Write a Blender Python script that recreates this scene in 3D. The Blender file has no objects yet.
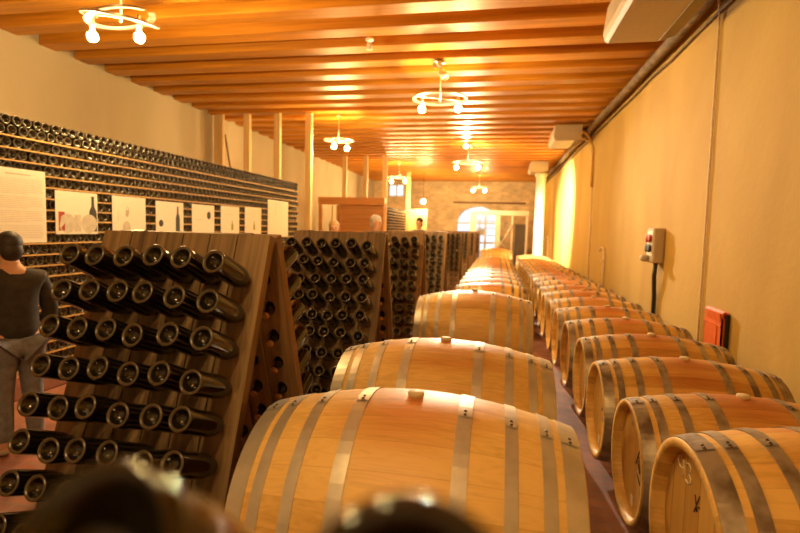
import bpy, math, random
from mathutils import Vector, Matrix
random.seed(7)
PI = math.pi
S = bpy.context.scene
COL = S.collection
H = 1.5
ORD = ['zeroth','first','second','third','fourth','fifth','sixth','seventh','eighth','ninth','tenth','eleventh','twelfth','thirteenth','fourteenth','fifteenth','sixteenth','seventeenth','eighteenth','nineteenth','twentieth']
TENS = {20:'twenty',30:'thirty',40:'forty',50:'fifty'}
def ordinal(n):
    if n <= 20: return ORD[n]
    t = n//10*10
    if n % 10 == 0: return {30:'thirtieth',40:'fortieth',50:'fiftieth'}[n]
    return TENS[t]+'-'+ORD[n % 10]

# ------------------------------------------------------------------ materials
def nt(name):
    m = bpy.data.materials.new(name); m.use_nodes = True
    n = m.node_tree; b = n.nodes['Principled BSDF']
    return m, n, b
def N(n, t, **k):
    x = n.nodes.new(t)
    for a, v in k.items():
        if a in x.inputs.keys() if hasattr(x.inputs,'keys') else False: x.inputs[a].default_value = v
        else: setattr(x, a, v)
    return x
def ramp(n, stops):
    r = n.nodes.new('ShaderNodeValToRGB'); e = r.color_ramp.elements
    while len(e) < len(stops): e.new(0.5)
    for i, (p, c) in enumerate(stops):
        e[i].position = p; e[i].color = (*c, 1)
    return r
def plain(name, col, rough=.5, metal=0, noise=0.12, scale=20, spec=.5, bump=0):
    m, n, b = nt(name)
    tc = N(n, 'ShaderNodeTexCoord'); ns = N(n, 'ShaderNodeTexNoise'); ns.inputs['Scale'].default_value = scale; ns.inputs['Detail'].default_value = 5
    n.links.new(tc.outputs['Object'], ns.inputs['Vector'])
    r = ramp(n, [(.3, [c*(1-noise) for c in col]), (.7, [min(1, c*(1+noise)) for c in col])])
    n.links.new(ns.outputs['Fac'], r.inputs['Fac']); n.links.new(r.outputs['Color'], b.inputs['Base Color'])
    b.inputs['Roughness'].default_value = rough; b.inputs['Metallic'].default_value = metal; b.inputs['Specular IOR Level'].default_value = spec
    if bump:
        bp = N(n, 'ShaderNodeBump'); bp.inputs['Strength'].default_value = bump; bp.inputs['Distance'].default_value = .01
        n.links.new(ns.outputs['Fac'], bp.inputs['Height']); n.links.new(bp.outputs['Normal'], b.inputs['Normal'])
    return m
def wood(name, dark, light, axis='X', rough=.5, fine=60, stretch=.05, bump=.15, rnd=.25):
    m, n, b = nt(name)
    tc = N(n, 'ShaderNodeTexCoord'); oi = N(n, 'ShaderNodeObjectInfo')
    mp = N(n, 'ShaderNodeMapping'); sc = [1, 1, 1]; sc['XYZ'.index(axis)] = stretch
    mp.inputs['Scale'].default_value = sc
    add = N(n, 'ShaderNodeVectorMath', operation='ADD'); mul = N(n, 'ShaderNodeMath', operation='MULTIPLY'); mul.inputs[1].default_value = 40
    n.links.new(oi.outputs['Random'], mul.inputs[0])
    n.links.new(tc.outputs['Object'], mp.inputs['Vector']); n.links.new(mp.outputs['Vector'], add.inputs[0]); n.links.new(mul.outputs[0], add.inputs[1])
    n1 = N(n, 'ShaderNodeTexNoise'); n1.inputs['Scale'].default_value = fine; n1.inputs['Detail'].default_value = 6; n1.inputs['Distortion'].default_value = .4
    n2 = N(n, 'ShaderNodeTexNoise'); n2.inputs['Scale'].default_value = fine*.12; n2.inputs['Detail'].default_value = 3
    for q in (n1, n2): n.links.new(add.outputs[0], q.inputs['Vector'])
    mx = N(n, 'ShaderNodeMath', operation='MULTIPLY_ADD'); mx.inputs[1].default_value = .55
    m2 = N(n, 'ShaderNodeMath', operation='MULTIPLY'); m2.inputs[1].default_value = .45
    n.links.new(n2.outputs['Fac'], m2.inputs[0]); n.links.new(n1.outputs['Fac'], mx.inputs[0]); n.links.new(m2.outputs[0], mx.inputs[2])
    r = ramp(n, [(.33, dark), (.62, light)])
    n.links.new(mx.outputs[0], r.inputs['Fac'])
    hs = N(n, 'ShaderNodeHueSaturation'); mr = N(n, 'ShaderNodeMapRange'); mr.inputs['To Min'].default_value = 1-rnd; mr.inputs['To Max'].default_value = 1+rnd
    n.links.new(oi.outputs['Random'], mr.inputs['Value']); n.links.new(mr.outputs['Result'], hs.inputs['Value'])
    n.links.new(r.outputs['Color'], hs.inputs['Color']); n.links.new(hs.outputs['Color'], b.inputs['Base Color'])
    b.inputs['Roughness'].default_value = rough
    bp = N(n, 'ShaderNodeBump'); bp.inputs['Strength'].default_value = bump; bp.inputs['Distance'].default_value = .004
    n.links.new(mx.outputs[0], bp.inputs['Height']); n.links.new(bp.outputs['Normal'], b.inputs['Normal'])
    return m
def emit(name, col, s):
    m, n, b = nt(name)
    b.inputs['Base Color'].default_value = (*col, 1); b.inputs['Emission Color'].default_value = (*col, 1); b.inputs['Emission Strength'].default_value = s
    return m
def oak(name, light, dark, R):
    """barrel staves: one tone per stave, grain along X, a wine stain about the bung"""
    m, n, b = nt(name)
    L = n.links.new
    tc = N(n, 'ShaderNodeTexCoord'); oi = N(n, 'ShaderNodeObjectInfo'); sp = N(n, 'ShaderNodeSeparateXYZ')
    L(tc.outputs['Object'], sp.inputs[0])
    at = N(n, 'ShaderNodeMath', operation='ARCTAN2'); L(sp.outputs['Y'], at.inputs[0]); L(sp.outputs['Z'], at.inputs[1])
    sc = N(n, 'ShaderNodeMath', operation='MULTIPLY_ADD'); sc.inputs[1].default_value = 28/(2*PI); sc.inputs[2].default_value = 14.5; L(at.outputs[0], sc.inputs[0])
    fl = N(n, 'ShaderNodeMath', operation='FLOOR'); L(sc.outputs[0], fl.inputs[0])
    fr = N(n, 'ShaderNodeMath', operation='FRACT'); L(sc.outputs[0], fr.inputs[0])
    wn = N(n, 'ShaderNodeTexWhiteNoise', noise_dimensions='2D'); cb = N(n, 'ShaderNodeCombineXYZ')
    L(fl.outputs[0], cb.inputs[0]); L(oi.outputs['Random'], cb.inputs[1]); L(cb.outputs[0], wn.inputs['Vector'])
    mp = N(n, 'ShaderNodeMapping'); mp.inputs['Scale'].default_value = (.08, 1, 1); L(tc.outputs['Object'], mp.inputs['Vector'])
    ad = N(n, 'ShaderNodeVectorMath', operation='ADD'); L(mp.outputs[0], ad.inputs[0]); L(wn.outputs['Color'], ad.inputs[1])
    ns = N(n, 'ShaderNodeTexNoise'); ns.inputs['Scale'].default_value = 38; ns.inputs['Detail'].default_value = 7; ns.inputs['Distortion'].default_value = 2.2; L(ad.outputs[0], ns.inputs['Vector'])
    mixf = N(n, 'ShaderNodeMath', operation='MULTIPLY_ADD'); mixf.inputs[1].default_value = .75
    w2 = N(n, 'ShaderNodeMath', operation='MULTIPLY'); w2.inputs[1].default_value = .40; L(wn.outputs['Value'], w2.inputs[0])
    L(ns.outputs['Fac'], mixf.inputs[0]); L(w2.outputs[0], mixf.inputs[2])
    r = ramp(n, [(.30, dark), (.78, light)]); L(mixf.outputs[0], r.inputs['Fac'])
    # seam lines between staves
    e1 = N(n, 'ShaderNodeMath', operation='LESS_THAN'); e1.inputs[1].default_value = .018; L(fr.outputs[0], e1.inputs[0])
    mxs = N(n, 'ShaderNodeMix', data_type='RGBA', blend_type='MULTIPLY'); mxs.inputs['B'].default_value = (.74, .62, .48, 1)
    L(e1.outputs[0], mxs.inputs['Factor']); L(r.outputs['Color'], mxs.inputs['A'])
    # reddish wine stain round the bung, thinning out between the bilge hoops
    ds = N(n, 'ShaderNodeVectorMath', operation='SUBTRACT'); ds.inputs[1].default_value = (0, 0, R); L(tc.outputs['Object'], ds.inputs[0])
    sc2 = N(n, 'ShaderNodeVectorMath', operation='MULTIPLY'); sc2.inputs[1].default_value = (1.0, .85, .7); L(ds.outputs[0], sc2.inputs[0])
    ln = N(n, 'ShaderNodeVectorMath', operation='LENGTH'); L(sc2.outputs[0], ln.inputs[0])
    n3 = N(n, 'ShaderNodeTexNoise'); n3.inputs['Scale'].default_value = 7; n3.inputs['Detail'].default_value = 4; L(ad.outputs[0], n3.inputs['Vector'])
    sm = N(n, 'ShaderNodeMath', operation='MULTIPLY_ADD'); sm.inputs[1].default_value = -.42; L(n3.outputs['Fac'], sm.inputs[0]); L(ln.outputs['Value'], sm.inputs[2])
    mr = N(n, 'ShaderNodeMapRange'); mr.inputs['From Min'].default_value = -.14; mr.inputs['From Max'].default_value = .14; mr.inputs['To Min'].default_value = .8; mr.inputs['To Max'].default_value = 0
    L(sm.outputs[0], mr.inputs['Value'])
    st = N(n, 'ShaderNodeMix', data_type='RGBA', blend_type='MULTIPLY'); st.inputs['B'].default_value = (.66, .27, .20, 1)
    L(mr.outputs['Result'], st.inputs['Factor']); L(mxs.outputs['Result'], st.inputs['A'])
    L(st.outputs['Result'], b.inputs['Base Color'])
    b.inputs['Roughness'].default_value = .48
    bp = N(n, 'ShaderNodeBump'); bp.inputs['Strength'].default_value = .35; bp.inputs['Distance'].default_value = .003
    hm = N(n, 'ShaderNodeMath', operation='SUBTRACT'); L(ns.outputs['Fac'], hm.inputs[0]); L(e1.outputs[0], hm.inputs[1])
    L(hm.outputs[0], bp.inputs['Height']); L(bp.outputs['Normal'], b.inputs['Normal'])
    return m
def headwood(name, light, dark):
    m, n, b = nt(name); L = n.links.new
    tc = N(n, 'ShaderNodeTexCoord'); sp = N(n, 'ShaderNodeSeparateXYZ'); oi = N(n, 'ShaderNodeObjectInfo'); L(tc.outputs['Object'], sp.inputs[0])
    s = N(n, 'ShaderNodeMath', operation='MULTIPLY'); s.inputs[1].default_value = 10; L(sp.outputs['Y'], s.inputs[0])
    fl = N(n, 'ShaderNodeMath', operation='FLOOR'); L(s.outputs[0], fl.inputs[0]); fr = N(n, 'ShaderNodeMath', operation='FRACT'); L(s.outputs[0], fr.inputs[0])
    cb = N(n, 'ShaderNodeCombineXYZ'); L(fl.outputs[0], cb.inputs[0]); L(oi.outputs['Random'], cb.inputs[1])
    wn = N(n, 'ShaderNodeTexWhiteNoise', noise_dimensions='2D'); L(cb.outputs[0], wn.inputs['Vector'])
    mp = N(n, 'ShaderNodeMapping'); mp.inputs['Scale'].default_value = (1, 1, .06); L(tc.outputs['Object'], mp.inputs['Vector'])
    ad = N(n, 'ShaderNodeVectorMath', operation='ADD'); L(mp.outputs[0], ad.inputs[0]); L(wn.outputs['Color'], ad.inputs[1])
    ns = N(n, 'ShaderNodeTexNoise'); ns.inputs['Scale'].default_value = 50; ns.inputs['Detail'].default_value = 5; L(ad.outputs[0], ns.inputs['Vector'])
    mm = N(n, 'ShaderNodeMath', operation='MULTIPLY_ADD'); mm.inputs[1].default_value = .4; L(wn.outputs['Value'], mm.inputs[0])
    m5 = N(n, 'ShaderNodeMath', operation='MULTIPLY'); m5.inputs[1].default_value = .6; L(ns.outputs['Fac'], m5.inputs[0]); L(m5.outputs[0], mm.inputs[2])
    r = ramp(n, [(.15, dark), (.7, light)]); L(mm.outputs[0], r.inputs['Fac'])
    e = N(n, 'ShaderNodeMath', operation='LESS_THAN'); e.inputs[1].default_value = .035; L(fr.outputs[0], e.inputs[0])
    mx = N(n, 'ShaderNodeMix', data_type='RGBA', blend_type='MULTIPLY'); mx.inputs['B'].default_value = (.5, .36, .25, 1); L(e.outputs[0], mx.inputs['Factor']); L(r.outputs['Color'], mx.inputs['A'])
    L(mx.outputs['Result'], b.inputs['Base Color']); b.inputs['Roughness'].default_value = .55
    return m
def tiles(name):
    m, n, b = nt(name); L = n.links.new
    tc = N(n, 'ShaderNodeTexCoord')
    br = N(n, 'ShaderNodeTexBrick'); br.inputs['Scale'].default_value = 3.2; br.inputs['Color1'].default_value = (.42, .18, .11, 1); br.inputs['Color2'].default_value = (.30, .13, .09, 1); br.inputs['Mortar'].default_value = (.30, .2, .15, 1); br.inputs['Mortar Size'].default_value = .015
    L(tc.outputs['Object'], br.inputs['Vector'])
    ns = N(n, 'ShaderNodeTexNoise'); ns.inputs['Scale'].default_value = 2.5; ns.inputs['Detail'].default_value = 7; L(tc.outputs['Object'], ns.inputs['Vector'])
    r = ramp(n, [(.3, (.55, .5, .5)), (.7, (1.2, 1.1, 1.05))]); L(ns.outputs['Fac'], r.inputs['Fac'])
    mx = N(n, 'ShaderNodeMix', data_type='RGBA', blend_type='MULTIPLY'); mx.inputs['Factor'].default_value = 1; L(br.outputs['Color'], mx.inputs['A']); L(r.outputs['Color'], mx.inputs['B'])
    L(mx.outputs['Result'], b.inputs['Base Color']); b.inputs['Roughness'].default_value = .55
    bp = N(n, 'ShaderNodeBump'); bp.inputs['Strength'].default_value = .3; bp.inputs['Distance'].default_value = .004; L(br.outputs['Fac'], bp.inputs['Height']); bp.invert = True; L(bp.outputs['Normal'], b.inputs['Normal'])
    return m
def stone(name):
    m, n, b = nt(name); L = n.links.new
    tc = N(n, 'ShaderNodeTexCoord'); mp = N(n, 'ShaderNodeMapping'); mp.inputs['Rotation'].default_value = (PI/2, 0, 0); L(tc.outputs['Object'], mp.inputs['Vector'])
    ns0 = N(n, 'ShaderNodeTexNoise'); ns0.inputs['Scale'].default_value = 1.6; L(mp.outputs[0], ns0.inputs['Vector'])
    ad = N(n, 'ShaderNodeMix', data_type='RGBA'); ad.inputs['Factor'].default_value = .06; L(mp.outputs[0], ad.inputs['A']); L(ns0.outputs['Color'], ad.inputs['B'])
    br = N(n, 'ShaderNodeTexBrick'); br.inputs['Scale'].default_value = 2.0; br.inputs['Color1'].default_value = (.74, .58, .38, 1); br.inputs['Color2'].default_value = (.58, .44, .27, 1); br.inputs['Mortar'].default_value = (.64, .50, .34, 1); br.inputs['Mortar Size'].default_value = .03; br.inputs['Mortar Smooth'].default_value = .3
    L(ad.outputs['Result'], br.inputs['Vector'])
    ns = N(n, 'ShaderNodeTexNoise'); ns.inputs['Scale'].default_value = 2.2; ns.inputs['Detail'].default_value = 5; L(mp.outputs[0], ns.inputs['Vector'])
    r = ramp(n, [(.3, (.78, .78, .78)), (.7, (1.12, 1.1, 1.08))]); L(ns.outputs['Fac'], r.inputs['Fac'])
    mx = N(n, 'ShaderNodeMix', data_type='RGBA', blend_type='MULTIPLY'); mx.inputs['Factor'].default_value = 1; L(br.outputs['Color'], mx.inputs['A']); L(r.outputs['Color'], mx.inputs['B'])
    L(mx.outputs['Result'], b.inputs['Base Color']); b.inputs['Roughness'].default_value = .9
    bp = N(n, 'ShaderNodeBump'); bp.inputs['Strength'].default_value = .6; bp.inputs['Distance'].default_value = .03; L(ns.outputs['Fac'], bp.inputs['Height']); L(bp.outputs['Normal'], b.inputs['Normal'])
    return m
def plaster(name, a, c):
    m, n, b = nt(name); L = n.links.new
    tc = N(n, 'ShaderNodeTexCoord'); ns = N(n, 'ShaderNodeTexNoise'); ns.inputs['Scale'].default_value = .9; ns.inputs['Detail'].default_value = 8; ns.inputs['Distortion'].default_value = .6
    mp = N(n, 'ShaderNodeMapping'); mp.inputs['Scale'].default_value = (1, 1, .45); L(tc.outputs['Object'], mp.inputs['Vector']); L(mp.outputs[0], ns.inputs['Vector'])
    r = ramp(n, [(.3, a), (.7, c)]); L(ns.outputs['Fac'], r.inputs['Fac']); L(r.outputs['Color'], b.inputs['Base Color']); b.inputs['Roughness'].default_value = .85
    n2 = N(n, 'ShaderNodeTexNoise'); n2.inputs['Scale'].default_value = 14; n2.inputs['Detail'].default_value = 6; L(tc.outputs['Object'], n2.inputs['Vector'])
    bp = N(n, 'ShaderNodeBump'); bp.inputs['Strength'].default_value = .25; bp.inputs['Distance'].default_value = .012; L(n2.outputs['Fac'], bp.inputs['Height']); L(bp.outputs['Normal'], b.inputs['Normal'])
    return m

M = {}
M['floor'] = tiles('terracotta_floor')
M['plinth'] = plain('terracotta_plinth', (.30, .13, .075), .8, noise=.25, scale=6, bump=.2)
M['wall_l'] = plaster('cream_plaster', (.45, .375, .25), (.52, .445, .315))
M['wall_r'] = plaster('ochre_plaster', (.44, .275, .048), (.56, .375, .085))
M['stone'] = stone('rubble_stone')
M['beam'] = wood('larch_beam', (.36, .125, .008), (.66, .275, .022), 'X', .45, 26, .035, .12, .15)
M['plank'] = wood('ceiling_plank', (.26, .08, .01), (.44, .16, .022), 'X', .55, 26, .04, .1, .1)
M['pine'] = wood('pale_pine', (.62, .42, .19), (.80, .60, .32), 'Z', .55, 30, .04, .1, .1)
M['hut'] = wood('orange_wood', (.36, .15, .04), (.55, .25, .07), 'X', .5, 24, .05, .1, .1)
M['rack'] = wood('weathered_oak_board', (.085, .048, .021), (.34, .215, .10), 'Z', .6, 34, .06, .3, .15)
M['rack_edge'] = wood('cut_oak_edge', (.10, .048, .018), (.24, .125, .045), 'Z', .55, 34, .06, .2, .15)
M['batten'] = wood('yellow_batten', (.50, .28, .07), (.70, .42, .13), 'Y', .55, 30, .04, .1, .05)
M['oakL'] = oak('light_oak_staves', (.86, .58, .20), (.60, .36, .09), .44)
M['oakR'] = oak('golden_oak_staves', (.78, .50, .145), (.52, .29, .06), .355)
M['head'] = headwood('oak_barrel_head', (.64, .41, .12), (.46, .26, .06))
M['chime'] = wood('end_grain_oak', (.30, .14, .045), (.45, .23, .08), 'X', .6, 50, .3, .2, .1)
def hoopmat(name, c1, c2, rough):
    m, n, b = nt(name); L = n.links.new
    tc = N(n, 'ShaderNodeTexCoord'); oi = N(n, 'ShaderNodeObjectInfo')
    ad = N(n, 'ShaderNodeVectorMath', operation='ADD'); L(tc.outputs['Object'], ad.inputs[0]); L(oi.outputs['Random'], ad.inputs[1])
    ns = N(n, 'ShaderNodeTexNoise'); ns.inputs['Scale'].default_value = 9; ns.inputs['Detail'].default_value = 7; L(ad.outputs[0], ns.inputs['Vector'])
    r = ramp(n, [(.35, c2), (.6, c1)]); L(ns.outputs['Fac'], r.inputs['Fac']); L(r.outputs['Color'], b.inputs['Base Color'])
    rr = N(n, 'ShaderNodeMapRange'); rr.inputs['To Min'].default_value = rough+.2; rr.inputs['To Max'].default_value = rough-.1; L(ns.outputs['Fac'], rr.inputs['Value']); L(rr.outputs['Result'], b.inputs['Roughness'])
    b.inputs['Metallic'].default_value = .6
    return m
M['hoop'] = hoopmat('galvanised_hoop', (.74, .70, .62), (.58, .53, .44), .36)
M['hoop_old'] = hoopmat('tarnished_hoop', (.46, .40, .31), (.17, .12, .075), .42)
M['rivet'] = plain('dark_rivet', (.10, .07, .05), .4, .8)
M['bung'] = plain('beige_bung', (.66, .52, .30), .6)
M['bottle'] = plain('dark_bottle_glass', (.012, .009, .004), .06, 0, .2, 15, .8)
M['bottle_dusty'] = plain('dusty_bottle_glass', (.020, .017, .009), .22, 0, .4, 30, .7)
M['rim'] = plain('painted_glint_rim', (.075, .058, .032), .25, 0, .3, 60, .7)  # lamp reflection on the base rims, painted in as paler glass
M['cap'] = plain('brass_crown_cap', (.60, .33, .10), .4, .25)
M['pale'] = plain('white_paint', (.80, .76, .68), .5, noise=.05)
M['unit'] = plain('cream_plastic_casing', (.50, .41, .30), .45, noise=.04)
M['unit_dark'] = plain('dark_grille', (.30, .25, .17), .6, noise=.05)  # darker tan of the vent louvre
M['chrome'] = plain('brushed_nickel', (.78, .70, .58), .28, .9, .05)
M['black'] = plain('black_rubber', (.018, .014, .012), .5)
M['pipe'] = plain('sooty_insulation', (.17, .11, .05), .8, noise=.45, scale=8, bump=.3)
M['conduit'] = plain('grey_conduit', (.76, .62, .42), .6, noise=.1)
M['hose'] = plain('ochre_hose', (.58, .36, .10), .5)
M['grey'] = plain('grey_box_plastic', (.50, .42, .31), .5, noise=.04)
M['red'] = plain('red_socket', (.38, .03, .02), .35)
M['orange'] = plain('orange_plastic', (.72, .14, .02), .4, noise=.1)
M['paper'] = plain('white_paper', (.82, .77, .68), .8, noise=.02)
M['print_grey'] = plain('grey_print', (.45, .40, .33), .8)
M['print_pale'] = plain('pale_print', (.58, .53, .45), .8)
M['print_dark'] = plain('dark_print', (.035, .03, .025), .7)
M['print_red'] = plain('red_print', (.35, .05, .03), .7)
M['print_green'] = plain('olive_print', (.30, .30, .06), .7)
M['chalk'] = plain('white_chalk', (.82, .78, .66), .9)
M['brand'] = plain('burnt_mark', (.08, .035, .012), .8)
M['locker'] = plain('dark_grey_metal', (.16, .14, .12), .45, .3)
M['steel'] = plain('grey_steel', (.48, .44, .38), .45, .4)
M['skin'] = plain('skin', (.62, .34, .21), .5, noise=.06)
M['hair_dark'] = plain('dark_hair', (.03, .02, .014), .6, scale=60, noise=.5)
M['hair_grey'] = plain('grey_hair', (.42, .38, .33), .6, scale=60, noise=.3)
M['hair_fair'] = plain('fair_hair', (.50, .33, .16), .6, scale=60, noise=.3)
M['cloth_dark'] = plain('dark_brown_cloth', (.035, .026, .018), .85, noise=.3)
M['cloth_grey'] = plain('grey_cloth', (.30, .27, .25), .85, noise=.2)
M['cloth_red'] = plain('rust_cloth', (.34, .12, .08), .85, noise=.2)
M['denim'] = plain('faded_denim', (.17, .17, .19), .85, noise=.25)
M['shoe'] = plain('pale_shoe', (.42, .33, .26), .7)
BULB = emit('warm_bulb', (1, .66, .25), 560)
BULB_DIM = emit('dim_warm_bulb', (1, .66, .25), 340)
SPOTFACE = emit('spot_lens', (1, .82, .55), 500)
def glass():
    m, n, b = nt('window_glass'); b.inputs['Base Color'].default_value = (1, 1, 1, 1); b.inputs['Roughness'].default_value = 0
    tr = N(n, 'ShaderNodeBsdfTransparent'); gl = N(n, 'ShaderNodeBsdfGlossy'); gl.inputs['Roughness'].default_value = .02
    mx = N(n, 'ShaderNodeMixShader'); mx.inputs[0].default_value = .06
    n.links.new(tr.outputs[0], mx.inputs[1]); n.links.new(gl.outputs[0], mx.inputs[2]); n.links.new(mx.outputs[0], n.nodes['Material Output'].inputs[0])
    return m
M['glass'] = glass()

# ------------------------------------------------------------------ mesh builder
class MB:
    def __init__(s): s.v = []; s.f = []; s.m = []; s.sm = []
    def add(s, vs, fs, mi=0, mat=None, smooth=False):
        o = len(s.v)
        s.v += [tuple(mat @ Vector(p)) if mat else tuple(p) for p in vs]
        for q in fs: s.f.append([o+i for i in q]); s.m.append(mi); s.sm.append(smooth)
    def box(s, c, d, mi=0, mat=None, ch=0):
        x, y, z = [k/2 for k in d]; C = Vector(c)
        if ch:
            vs = []; fs = []
            idx = {}
            for sx in (-1, 1):
                for sy in (-1, 1):
                    for sz in (-1, 1):
                        for a in range(3):
                            p = [sx*(x-ch), sy*(y-ch), sz*(z-ch)]
                            p[a] = (sx*x, sy*y, sz*z)[a]
                            idx[(sx, sy, sz, a)] = len(vs); vs.append(C+Vector(p))
            for a in range(3):
                b_, c_ = (a+1) % 3, (a+2) % 3
                for sg in (-1, 1):
                    q = []
                    for (u, w) in ((-1, -1), (1, -1), (1, 1), (-1, 1)):
                        k = [0, 0, 0]; k[a] = sg; k[b_] = u; k[c_] = w; q.append(idx[(*k, a)])
                    fs.append(q if sg > 0 else q[::-1])
            for a in range(3):            # edge strips along axis a
                b_, c_ = (a+1) % 3, (a+2) % 3
                for u in (-1, 1):
                    for w in (-1, 1):
                        k0 = [0, 0, 0]; k0[b_] = u; k0[c_] = w; k1 = list(k0); k0[a] = -1; k1[a] = 1
                        q = [idx[(*k0, b_)], idx[(*k1, b_)], idx[(*k1, c_)], idx[(*k0, c_)]]
                        fs.append(q if u*w < 0 else q[::-1])
            for sx in (-1, 1):
                for sy in (-1, 1):
                    for sz in (-1, 1):
                        q = [idx[(sx, sy, sz, a)] for a in range(3)]
                        fs.append(q if sx*sy*sz > 0 else q[::-1])
            s.add(vs, fs, mi, mat); return
        vs = [C+Vector((a*x, b*y, e*z)) for a in (-1, 1) for b in (-1, 1) for e in (-1, 1)]
        s.add(vs, [(0, 1, 3, 2), (4, 6, 7, 5), (0, 4, 5, 1), (2, 3, 7, 6), (0, 2, 6, 4), (1, 5, 7, 3)], mi, mat)
    def lathe(s, prof, seg=24, mat=None, mi=0, smooth=True, axis='Z'):
        vs = []; fs = []; rings = []
        def P(r, z, a):
            c_, s_ = r*math.cos(a), r*math.sin(a)
            return (c_, s_, z) if axis == 'Z' else (z, c_, s_)
        for r, z in prof:
            if r < 1e-6: rings.append([len(vs)]); vs.append(P(0, z, 0))
            else:
                rings.append(list(range(len(vs), len(vs)+seg)))
                vs += [P(r, z, 2*PI*i/seg) for i in range(seg)]
        for a, b in zip(rings, rings[1:]):
            for i in range(seg):
                j = (i+1) % seg
                if len(a) == 1 and len(b) == 1: continue
                if len(a) == 1: fs.append((a[0], b[j], b[i]))
                elif len(b) == 1: fs.append((a[i], a[j], b[0]))
                else: fs.append((a[i], a[j], b[j], b[i]))
        s.add(vs, fs, mi, mat, smooth)
    def tube(s, pts, r, seg=8, mi=0, mat=None, closed=False, flat=None):
        pts = [Vector(p) for p in pts]; n = len(pts); vs = []; fs = []
        up = Vector((0, 0, 1))
        for i, p in enumerate(pts):
            if closed: t = pts[(i+1) % n]-pts[i-1]
            else: t = pts[min(i+1, n-1)]-pts[max(i-1, 0)]
            t.normalize()
            a = t.cross(up if abs(t.z) < .95 else Vector((1, 0, 0))).normalized(); b = a.cross(t)
            rr = r[i] if isinstance(r, (list, tuple)) else r
            for k in range(seg):
                th = 2*PI*k/seg
                ra, rb = (rr, rr) if not flat else (rr*flat[0], rr*flat[1])
                vs.append(p+a*ra*math.cos(th)+b*rb*math.sin(th))
        for i in range(n if closed else n-1):
            j = (i+1) % n
            for k in range(seg):
                l = (k+1) % seg
                fs.append((i*seg+k, j*seg+k, j*seg+l, i*seg+l)[::-1])
        if not closed:
            fs.append(tuple(range(seg))[::-1] if False else tuple(range(seg))); fs.append(tuple((n-1)*seg+k for k in range(seg))[::-1])
        s.add(vs, fs, mi, mat, True)
    def prism(s, poly, h0, h1, mi=0, mat=None, plane='XZ'):
        n = len(poly)
        def P(a, b, h): return {'XZ': (a, h, b), 'XY': (a, b, h), 'YZ': (h, a, b)}[plane]
        vs = [P(a, b, h0) for a, b in poly]+[P(a, b, h1) for a, b in poly]
        fs = [tuple(range(n)), tuple(range(n, 2*n))[::-1]]+[(i, (i+1) % n, n+(i+1) % n, n+i)[::-1] for i in range(n)]
        s.add(vs, fs, mi, mat)
    def mesh(s, name, mats):
        me = bpy.data.meshes.new(name); me.from_pydata(s.v, [], s.f)
        for m in (mats if isinstance(mats, (list, tuple)) else [mats]): me.materials.append(m)
        me.polygons.foreach_set('material_index', s.m); me.polygons.foreach_set('use_smooth', s.sm)
        me.update(); return me
    def build(s, name, mats, parent=None, fix=True):
        me = s.mesh(name, mats)
        if fix:
            import bmesh
            bm = bmesh.new(); bm.from_mesh(me); bmesh.ops.recalc_face_normals(bm, faces=bm.faces); bm.to_mesh(me); bm.free()
        return link(name, me, parent)
def link(name, me, parent=None):
    o = bpy.data.objects.new(name, me); COL.objects.link(o)
    if parent: o.parent = parent
    return o
def tag(o, label, cat, group=None, kind=None):
    o['label'] = label; o['category'] = cat
    if group: o['group'] = group
    if kind: o['kind'] = kind
    return o
def thing(name, label, cat, loc=(0, 0, 0), rz=0, group=None):
    o = bpy.data.objects.new(name, None); COL.objects.link(o); o.location = loc; o.rotation_euler = (0, 0, rz); o.empty_display_size = .1
    return tag(o, label, cat, group)
def struct(o, label):
    o['kind'] = 'structure'; o['label'] = label; return o
def copy_tree(o, parent=None):
    c = o.copy(); COL.objects.link(c)
    if parent: c.parent = parent
    for ch in list(o.children): copy_tree(ch, c)
    return c
def face_axis(d, up=(0, 0, 1)):
    """rotation taking local +Z to d"""
    return Vector(d).to_track_quat('Z', 'Y').to_matrix().to_4x4()
def sph(r, seg=16, rings=10, c=(0, 0, 0), sc=(1, 1, 1)):
    m = Matrix.Translation(c) @ Matrix.Diagonal((*sc, 1))
    return [(r*math.sin(PI*i/rings) if 0 < i < rings else 0, -r*math.cos(PI*i/rings)) for i in range(rings+1)], m

# ------------------------------------------------------------------ the setting
XL, XR, YB, YF, ZB, ZC = -6.05, 1.97, -2.6, 24.3, 3.80, 4.06
b = MB(); b.box(((XL+XR)/2, (YB+YF)/2, -.05), (XR-XL+.4, YF-YB+.4, .1)); struct(b.build('floor', M['floor']), 'reddish terracotta tiled floor')
b = MB(); b.box(((XL+XR)/2, (YB+YF)/2, ZC+.05), (XR-XL+.4, YF-YB+.4, .1)); struct(b.build('ceiling', M['plank']), 'brown wooden plank ceiling above the beams')
b = MB(); b.box((XL-.1, (YB+YF)/2, 2.03), (.2, YF-YB, 4.06)); struct(b.build('wall_left', M['wall_l']), 'cream plastered left wall')
b = MB(); b.box((XR+.1, (YB+YF)/2, 2.03), (.2, YF-YB, 4.06)); struct(b.build('wall_right', M['wall_r']), 'ochre plastered right wall')
b = MB(); b.box(((XL+XR)/2, YB-.1, 2.03), (XR-XL+.4, .2, 4.06)); struct(b.build('wall_back', M['wall_l']), 'cream plastered wall behind')
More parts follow.
